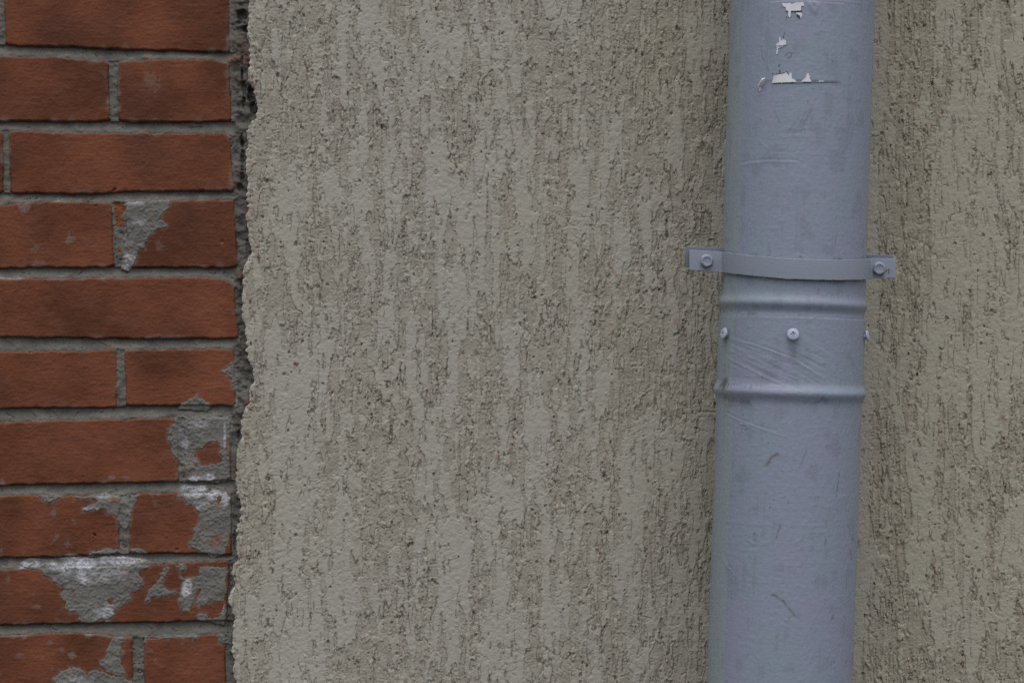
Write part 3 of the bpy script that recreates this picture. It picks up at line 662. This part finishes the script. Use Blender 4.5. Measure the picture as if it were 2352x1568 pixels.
# --- small parts: frames on the pipe's surface
def surf_frame(th, t, R):
    c = Vector([float(v) for v in pipe2w(th, t, R)])
    p1 = Vector([float(v) for v in pipe2w(th, t, R+10)]); nrm = (p1-c).normalized()
    up = Vector((st, 0, ct)); rgt = up.cross(nrm).normalized()*-1
    rgt = nrm.cross(up).normalized()*-1
    m = Matrix((rgt, up, nrm)).transposed().to_4x4()
    if m.to_3x3().determinant() < 0: m = Matrix((-rgt, up, nrm)).transposed().to_4x4()
    m.translation = c; return m
def screw_mesh(rad, tilt=0):
    """pan head with a cross recess, polar grid, metres"""
    bm = bmesh.new(); nr, na = 13, 40; rings = []
    for i in range(nr):
        rr = rad*i/(nr-1); ring = []
        for j in range(na if i else 1):
            an = 2*math.pi*j/na; x, y = rr*math.cos(an), rr*math.sin(an)
            z = .0042+.0010*(1-(rr/rad)**2)
            if i == nr-1: z -= .0004
            a2 = an-.2; cx, cy = abs(rr*math.cos(a2)), abs(rr*math.sin(a2))
            if (cx < rad*.36 and cy < rad*.12) or (cy < rad*.36 and cx < rad*.12): z -= .0016
            ring.append(bm.verts.new((x, y, z)))
        rings.append(ring)
    for j in range(na): bm.faces.new((rings[0][0], rings[1][j], rings[1][(j+1) % na]))
    low = [bm.verts.new((rad*.98*math.cos(2*math.pi*j/na), rad*.98*math.sin(2*math.pi*j/na), .0028)) for j in range(na)]
    ins = [bm.verts.new((rad*.45*math.cos(2*math.pi*j/na), rad*.45*math.sin(2*math.pi*j/na), .0018)) for j in range(na)]
    bas = [bm.verts.new((rad*.45*math.cos(2*math.pi*j/na), rad*.45*math.sin(2*math.pi*j/na), -.003)) for j in range(na)]
    seq = rings[1:]+[low, ins, bas]
    for a_, b_ in zip(seq[:-1], seq[1:]):
        for j in range(na): bm.faces.new((a_[j], b_[j], b_[(j+1) % na], a_[(j+1) % na]))
    bmesh.ops.recalc_face_normals(bm, faces=bm.faces)
    return bm
M_PAINT_L = mat_paint('blue_grey_paint_small', 1.45)
for (X_, Y_, lab, th_over) in [(1661, 767, 'left screw seen at a slant', None), (1821.6, 769, 'middle screw seen face on', None), (1973, 772, 'right screw seen edge on', math.radians(73))]:
    th, t = pix2pipe(X_, Y_, RP+4.6)
    if th_over: th = th_over
    o = bm_obj('screw', screw_mesh(.0060), M_PAINT_L, dp, mw=surf_frame(float(th), float(t), RP+.6) @ Matrix.Rotation(-.22, 4, 'X'), smooth=True); o['label'] = lab

# =================================================================== PIPE CLAMP
pc = thing('pipe_clamp', 'bolted flat metal clamp band holding the downpipe to the wall', 'pipe clamp', (0, 0, 0))
def pix_at(X_, Y_, h): k = K(h); return (X_-1176)*k, (784-Y_)*k
ytop = lambda X_: float(np.interp(X_, [1578,1654,1690,1732,1810,1918,1985,2000,2062], [574,578,581.5,587,594,597,595.5,593,594]))
ybot = lambda X_: float(np.interp(X_, [1578,1654,1690,1732,1810,1918,1985,2000,2062], [620,624.5,629,634,641,644,642,639,639]))
axm = 1843.6-.0339*608; cxm = (axm-1176)*kx
def band(name, front):
    pts = []                                            # (x mm, h mm, nx, nh)
    Rb = RP+1.2; a1 = math.radians(80 if front else 84.5)
    he = H_AX+Rb*math.cos(a1); xe = Rb*math.sin(a1)
    xl = (1583-1176)*K(he)-cxm if front else (1575.5-1176)*K(he)-cxm
    xr = (2056-1176)*K(he)-cxm if front else (2050-1176)*K(he)-cxm
    if front:
        for i in range(7): pts.append((xl+(-(xe+5)-xl)*i/6, he))
        for i in range(61): th = -a1+.05+(2*a1-.1)*i/60; pts.append((Rb*math.sin(th), H_AX+Rb*math.cos(th)))
        for i in range(7): pts.append((xe+5+(xr-xe-5)*i/6, he))
    else:
        for i in range(5): pts.append((xl+(-(xe+4)-xl)*i/4, he))
        for i in range(41): th = -a1-(2*math.pi-2*a1)*i/40; pts.append((Rb*math.sin(th), H_AX+Rb*math.cos(th)))
        for i in range(5): pts.append((xe+4+(xr-xe-4)*i/4, he))
    n = len(pts); bm = bmesh.new(); rows_ = []
    wob = noise1(n, 1, 3, 77 if front else 78)*.10
    for i, (x, hh) in enumerate(pts):
        x0, h0 = pts[max(i-1, 0)]; x1, h1 = pts[min(i+1, n-1)]
        tx, th_ = x1-x0, h1-h0; l = math.hypot(tx, th_); nx, nh = -th_/l, tx/l      # outward (towards the viewer)
        T_ = 2.6
        if not front and h1 is not None: pass
        xw = cxm+x; k = K(hh); X_ = 1176+xw/k if front else 1176+xw/K(H_AX+20)
        zt, zb = (784-ytop(X_))*k+wob[i], (784-ybot(X_))*k+wob[(i*3) % n]
        if not front: zt += 3.8; zb += 3.0
        ring = []
        bev = .3
        for (o_, z_) in [(0, zb+bev), (bev, zb), (T_-bev, zb), (T_, zb+bev), (T_+.15, zb*.7+zt*.3), (T_+.15, zb*.3+zt*.7), (T_, zt-bev), (T_-bev, zt), (bev, zt), (0, zt-bev)]:
            ring.append(bm.verts.new(((xw+nx*o_)/1000, -(hh+nh*o_)/1000, CAM_H+z_/1000)))
        rows_.append(ring)
    m_ = len(rows_[0])
    for a_, b_ in zip(rows_[:-1], rows_[1:]):
        for j in range(m_): bm.faces.new((a_[j], b_[j], b_[(j+1) % m_], a_[(j+1) % m_]))
    bm.faces.new(rows_[0]); bm.faces.new(rows_[-1])
    bmesh.ops.recalc_face_normals(bm, faces=bm.faces)
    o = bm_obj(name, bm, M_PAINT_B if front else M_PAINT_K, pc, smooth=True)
    return o, he
M_PAINT_B = mat_paint('blue_grey_paint_band', 1.08); M_PAINT_K = mat_paint('shaded_paint_back', .62)  # back band paint darkened in colour to suggest the shaded gap behind the ears
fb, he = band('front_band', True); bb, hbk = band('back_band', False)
def bolt_mesh():
    bm = bmesh.new()
    def ring(rad, z, n=36, hexa=0.):
        out = []
        for j in range(n):
            an = 2*math.pi*j/n; rr = rad
            if hexa: rr = rad*(1-hexa+hexa*(math.cos(math.pi/6)/math.cos(((an) % (math.pi/3))-math.pi/6))/math.cos(math.pi/6)*1.0)
            out.append(bm.verts.new((rr*math.cos(an), rr*math.sin(an), z)))
        return out
    R6 = .0057
    rs = [ring(R6*1.22, -.001), ring(R6*1.22, .0007), ring(R6*1.14, .0011), ring(R6, .0013, hexa=.9), ring(R6, .0042, hexa=.9), ring(R6*.9, .0049, hexa=.5), ring(R6*.72, .0050), ring(R6*.62, .0044), ring(R6*.3, .0042)]
    for a_, b_ in zip(rs[:-1], rs[1:]):
        n = len(a_)
        for j in range(n): bm.faces.new((a_[j], a_[(j+1) % n], b_[(j+1) % n], b_[j]))
    bm.faces.new(rs[-1]); bm.faces.new(rs[0][::-1])
    bmesh.ops.recalc_face_normals(bm, faces=bm.faces)
    return bm
for (X_, Y_) in [(1623, 599.5), (2018.5, 617)]:
    x, z = pix_at(X_, Y_, he+2.6)
    mw = Matrix.Translation((x/1000, -(he+2.5)/1000, CAM_H+z/1000)) @ Matrix.Rotation(math.pi/2, 4, 'X') @ Matrix.Rotation(.35, 4, 'Z')
    o = bm_obj('bolt', bolt_mesh(), M_PAINT_B, pc, mw=mw, smooth=True)
    me = o.data
    # shank through both ears
bm = bmesh.new()
mx_ = Matrix.Translation((cxm/1000, -(H_AX-RP-1)/2000+.0, CAM_H+(784-608)*kx/1000)) @ Matrix.Rotation(math.pi/2, 4, 'X')
bmesh.ops.create_cone(bm, cap_ends=True, segments=24, radius1=.005, radius2=.005, depth=(H_AX-RP+28)/1000, matrix=mx_)
bm_obj('wall_rod', bm, M_PAINT_B, pc)

M_CHIP = mat_plain('bare_rusty_metal', (.075, .055, .035, 1), .85, .1, 300)
def chip(poly, h, nm_='paint_chip'):
    g = np.random.default_rng(len(poly)*7+int(poly[0][0])); pts = []
    for i in range(len(poly)):
        a, b = np.array(poly[i]), np.array(poly[(i+1) % len(poly)])
        for k in range(3): pts.append(a+(b-a)*k/3+(g.normal(0, 1.6, 2) if k else 0))
    bm = bmesh.new(); v0, v1 = [], []
    for q in zB([tuple(q) for q in pts]):
        x, z = pix_at(q[0], q[1], h); v0.append(bm.verts.new((x/1000, -h/1000, CAM_H+z/1000))); v1.append(bm.verts.new((x/1000, -(h-.6)/1000, CAM_H+z/1000)))
    n = len(v0); e = [bm.edges.new((v0[i], v0[(i+1) % n])) for i in range(n)]
    bmesh.ops.triangle_fill(bm, use_beauty=True, edges=e)
    for i in range(n): bm.faces.new((v0[i], v1[i], v1[(i+1) % n], v0[(i+1) % n]))
    bmesh.ops.recalc_face_normals(bm, faces=bm.faces)
    return bm_obj(nm_, bm, M_CHIP, pc)
for pl_ in [[(1935,360),(1958,366),(1955,385),(1942,388)], [(1925,440),(1958,440),(1950,465),(1930,478),(1895,470)], [(1845,328),(1858,330),(1862,356),(1850,350)], [(1975,430),(1984,412),(1988,420),(1980,445)], [(1998,418),(2006,405),(2004,440),(1998,444)], [(2000,445),(2006,444),(2005,458),(2000,457)]]:
    chip(pl_, he+2.95)
chip([(272,396),(298,394),(290,408),(276,406)], he+2.95)

# =================================================================== TORN PAPER NOTICE
tn = thing('torn_notice', 'torn white remains of a painted over paper notice stuck high on the downpipe', 'paper notice', (0, 0, 0))
def on_pipe(poly, lift):
    return [Vector([float(v) for v in pipe2w(*pix2pipe(x, y), RP-.6+lift)]) for x, y in poly]
def scrap(name, pts, mat, lift, parent, jit=True, thick=.25):
    """flat irregular piece following the pipe, with a real paper thickness"""
    P = np.array(zA(pts)); g = np.random.default_rng(int(abs(P.sum()*7)) % 9999)
    out = []
    for i in range(len(P)):                             # roughen the torn outline
        a, b = P[i], P[(i+1) % len(P)]; n = max(1, int(np.hypot(*(b-a))/2.2))
        for k in range(n):
            q = a+(b-a)*k/n
            if jit and k: q = q+g.normal(0, .28, 2)
            out.append(q)
    outer = on_pipe(out, lift); inner = on_pipe(out, lift-thick)
    bm = bmesh.new(); vo = [bm.verts.new(v) for v in outer]; vi = [bm.verts.new(v) for v in inner]
    e = [bm.edges.new((vo[i], vo[(i+1) % len(vo)])) for i in range(len(vo))]
    bmesh.ops.triangle_fill(bm, use_beauty=True, edges=e)
    for i in range(len(vo)):
        j = (i+1) % len(vo); bm.faces.new((vo[i], vi[i], vi[j], vo[j]))
    bmesh.ops.recalc_face_normals(bm, faces=bm.faces)
    return bm_obj(name, bm, mat, parent)
s1 = scrap('paper_scrap', [(1000,30),(1060,36),(1080,27),(1086,46),(1110,38),(1130,24),(1205,21),(1208,60),(1182,55),(1178,102),(1140,104),(1086,104),(1080,160),(1070,166),(1060,152),(1062,106),(1042,100),(1036,72),(1015,64)], M_PAPER, .95, tn)
s1['label'] = 'largest torn scrap near the top edge'
s2 = scrap('paper_scrap', [(1130,122),(1184,116),(1191,150),(1176,180),(1166,146),(1136,132)], M_PAPER, .95, tn)
scrap('printed_mark', [(1042,106),(1052,106),(1050,118),(1042,116)], M_INK, .95, s1, False)
scrap('printed_mark', [(1086,104),(1190,102),(1188,118),(1128,120),(1124,110),(1090,110)], M_INK, 1.0, s1, False)
scrap('printed_mark', [(1140,143),(1158,146),(1172,170),(1168,178),(1155,158),(1140,156)], M_INK, 1.15, s2, False)
scrap('printed_mark', [(1044,155),(1050,156),(1049,168),(1044,166)], M_INK, .95, s1, False)
s3 = scrap('paper_scrap', [(985,340),(991,386),(1010,370),(1040,380),(1042,418),(1025,424),(1005,442),(968,452),(966,480),(962,505),(955,512),(949,500),(947,452),(946,430),(956,410),(978,395),(976,360)], M_PAPER, .95, tn)
for q in [[(948,428),(956,430),(956,436),(948,434)], [(948,448),(958,446),(958,452),(948,454)], [(948,462),(958,460),(957,466),(948,468)],
          [(960,428),(972,432),(976,440),(968,438)], [(978,424),(988,424),(986,442),(980,442)], [(990,442),(996,430),(1006,424),(1004,430),(996,440)], [(1008,430),(1014,424),(1026,424),(1020,432)]]:
    scrap('printed_mark', q, M_INK, 1.1, s3, False)
scrap('printed_mark', [(1010,335),(1020,340),(1022,352),(1012,348)], M_INK, .9, s3, False); scrap('printed_mark', [(1022,308),(1030,309),(1030,317),(1023,316)], M_INK, .9, s3, False)
s4 = scrap('paper_scrap', [(905,778),(918,740),(926,702),(980,690),(1035,686),(1038,670),(1052,690),(1066,712),(1072,684),(1090,682),(1095,740),(1112,742),(1128,755),(1140,768),(1060,772)], M_PAPER, .95, tn)
s4['label'] = 'wide torn scrap on the lower edge'
scrap('printed_mark', [(928,700),(960,690),(1030,684),(1030,688),(975,694),(935,704)], M_INK, 1.1, s4, False)
scrap('printed_mark', [(1036,664),(1048,668),(1058,690),(1048,686)], M_INK, 1.1, s4, False)
scrap('printed_mark', [(966,618),(974,606),(990,598),(984,604),(976,612),(974,622)], M_INK, .95, s4, False); scrap('printed_mark', [(978,655),(985,655),(985,688),(979,688)], M_INK, .95, s4, False); scrap('printed_mark', [(905,685),(920,688),(924,697),(912,692)], M_INK, .95, s4, False)
s5 = scrap('paper_scrap', [(1180,768),(1198,748),(1216,735),(1228,712),(1238,685),(1250,690),(1254,708),(1264,714),(1260,738),(1272,752),(1278,766)], M_PAPER, .95, tn)
s6 = scrap('paper_scrap', [(1318,766),(1346,764),(1348,748),(1358,760),(1378,756),(1402,764),(1360,768)], M_PAPER, .95, tn)
scrap('paper_edge', [(890,783),(1100,777),(1330,769),(1480,769),(1556,771),(1480,772),(1330,773),(1100,781)], M_INK, .62, tn, False)
# curled flap of paint to the left of the notice
def flap():
    c = zA([(845,728),(822,738),(803,785),(780,812),(796,862)]); rgt_ = zA([(848,740),(836,765),(824,800),(806,822),(800,850)])
    bm = bmesh.new(); L1, L2, L3 = [], [], []
    for (a, b), lf in zip(zip(c, rgt_), [.6, 2.5, 3.6, 2.2, .8]):
        m_ = ((a[0]+b[0])/2, (a[1]+b[1])/2)
        L1.append(on_pipe([a], lf)[0]); L2.append(on_pipe([m_], lf*1.3+.6)[0]); L3.append(on_pipe([b], .2)[0])
    rows_ = [[bm.verts.new(v) for v in l] for l in (L1, L2, L3)]
    for i in range(2):
        for j in range(4): bm.faces.new((rows_[i][j], rows_[i][j+1], rows_[i+1][j+1], rows_[i+1][j]))
    bmesh.ops.recalc_face_normals(bm, faces=bm.faces)
    bmesh.ops.solidify(bm, geom=bm.faces[:], thickness=.0004)
    return bm
o = bm_obj('curled_flap', flap(), M_PAPER, tn, smooth=True)
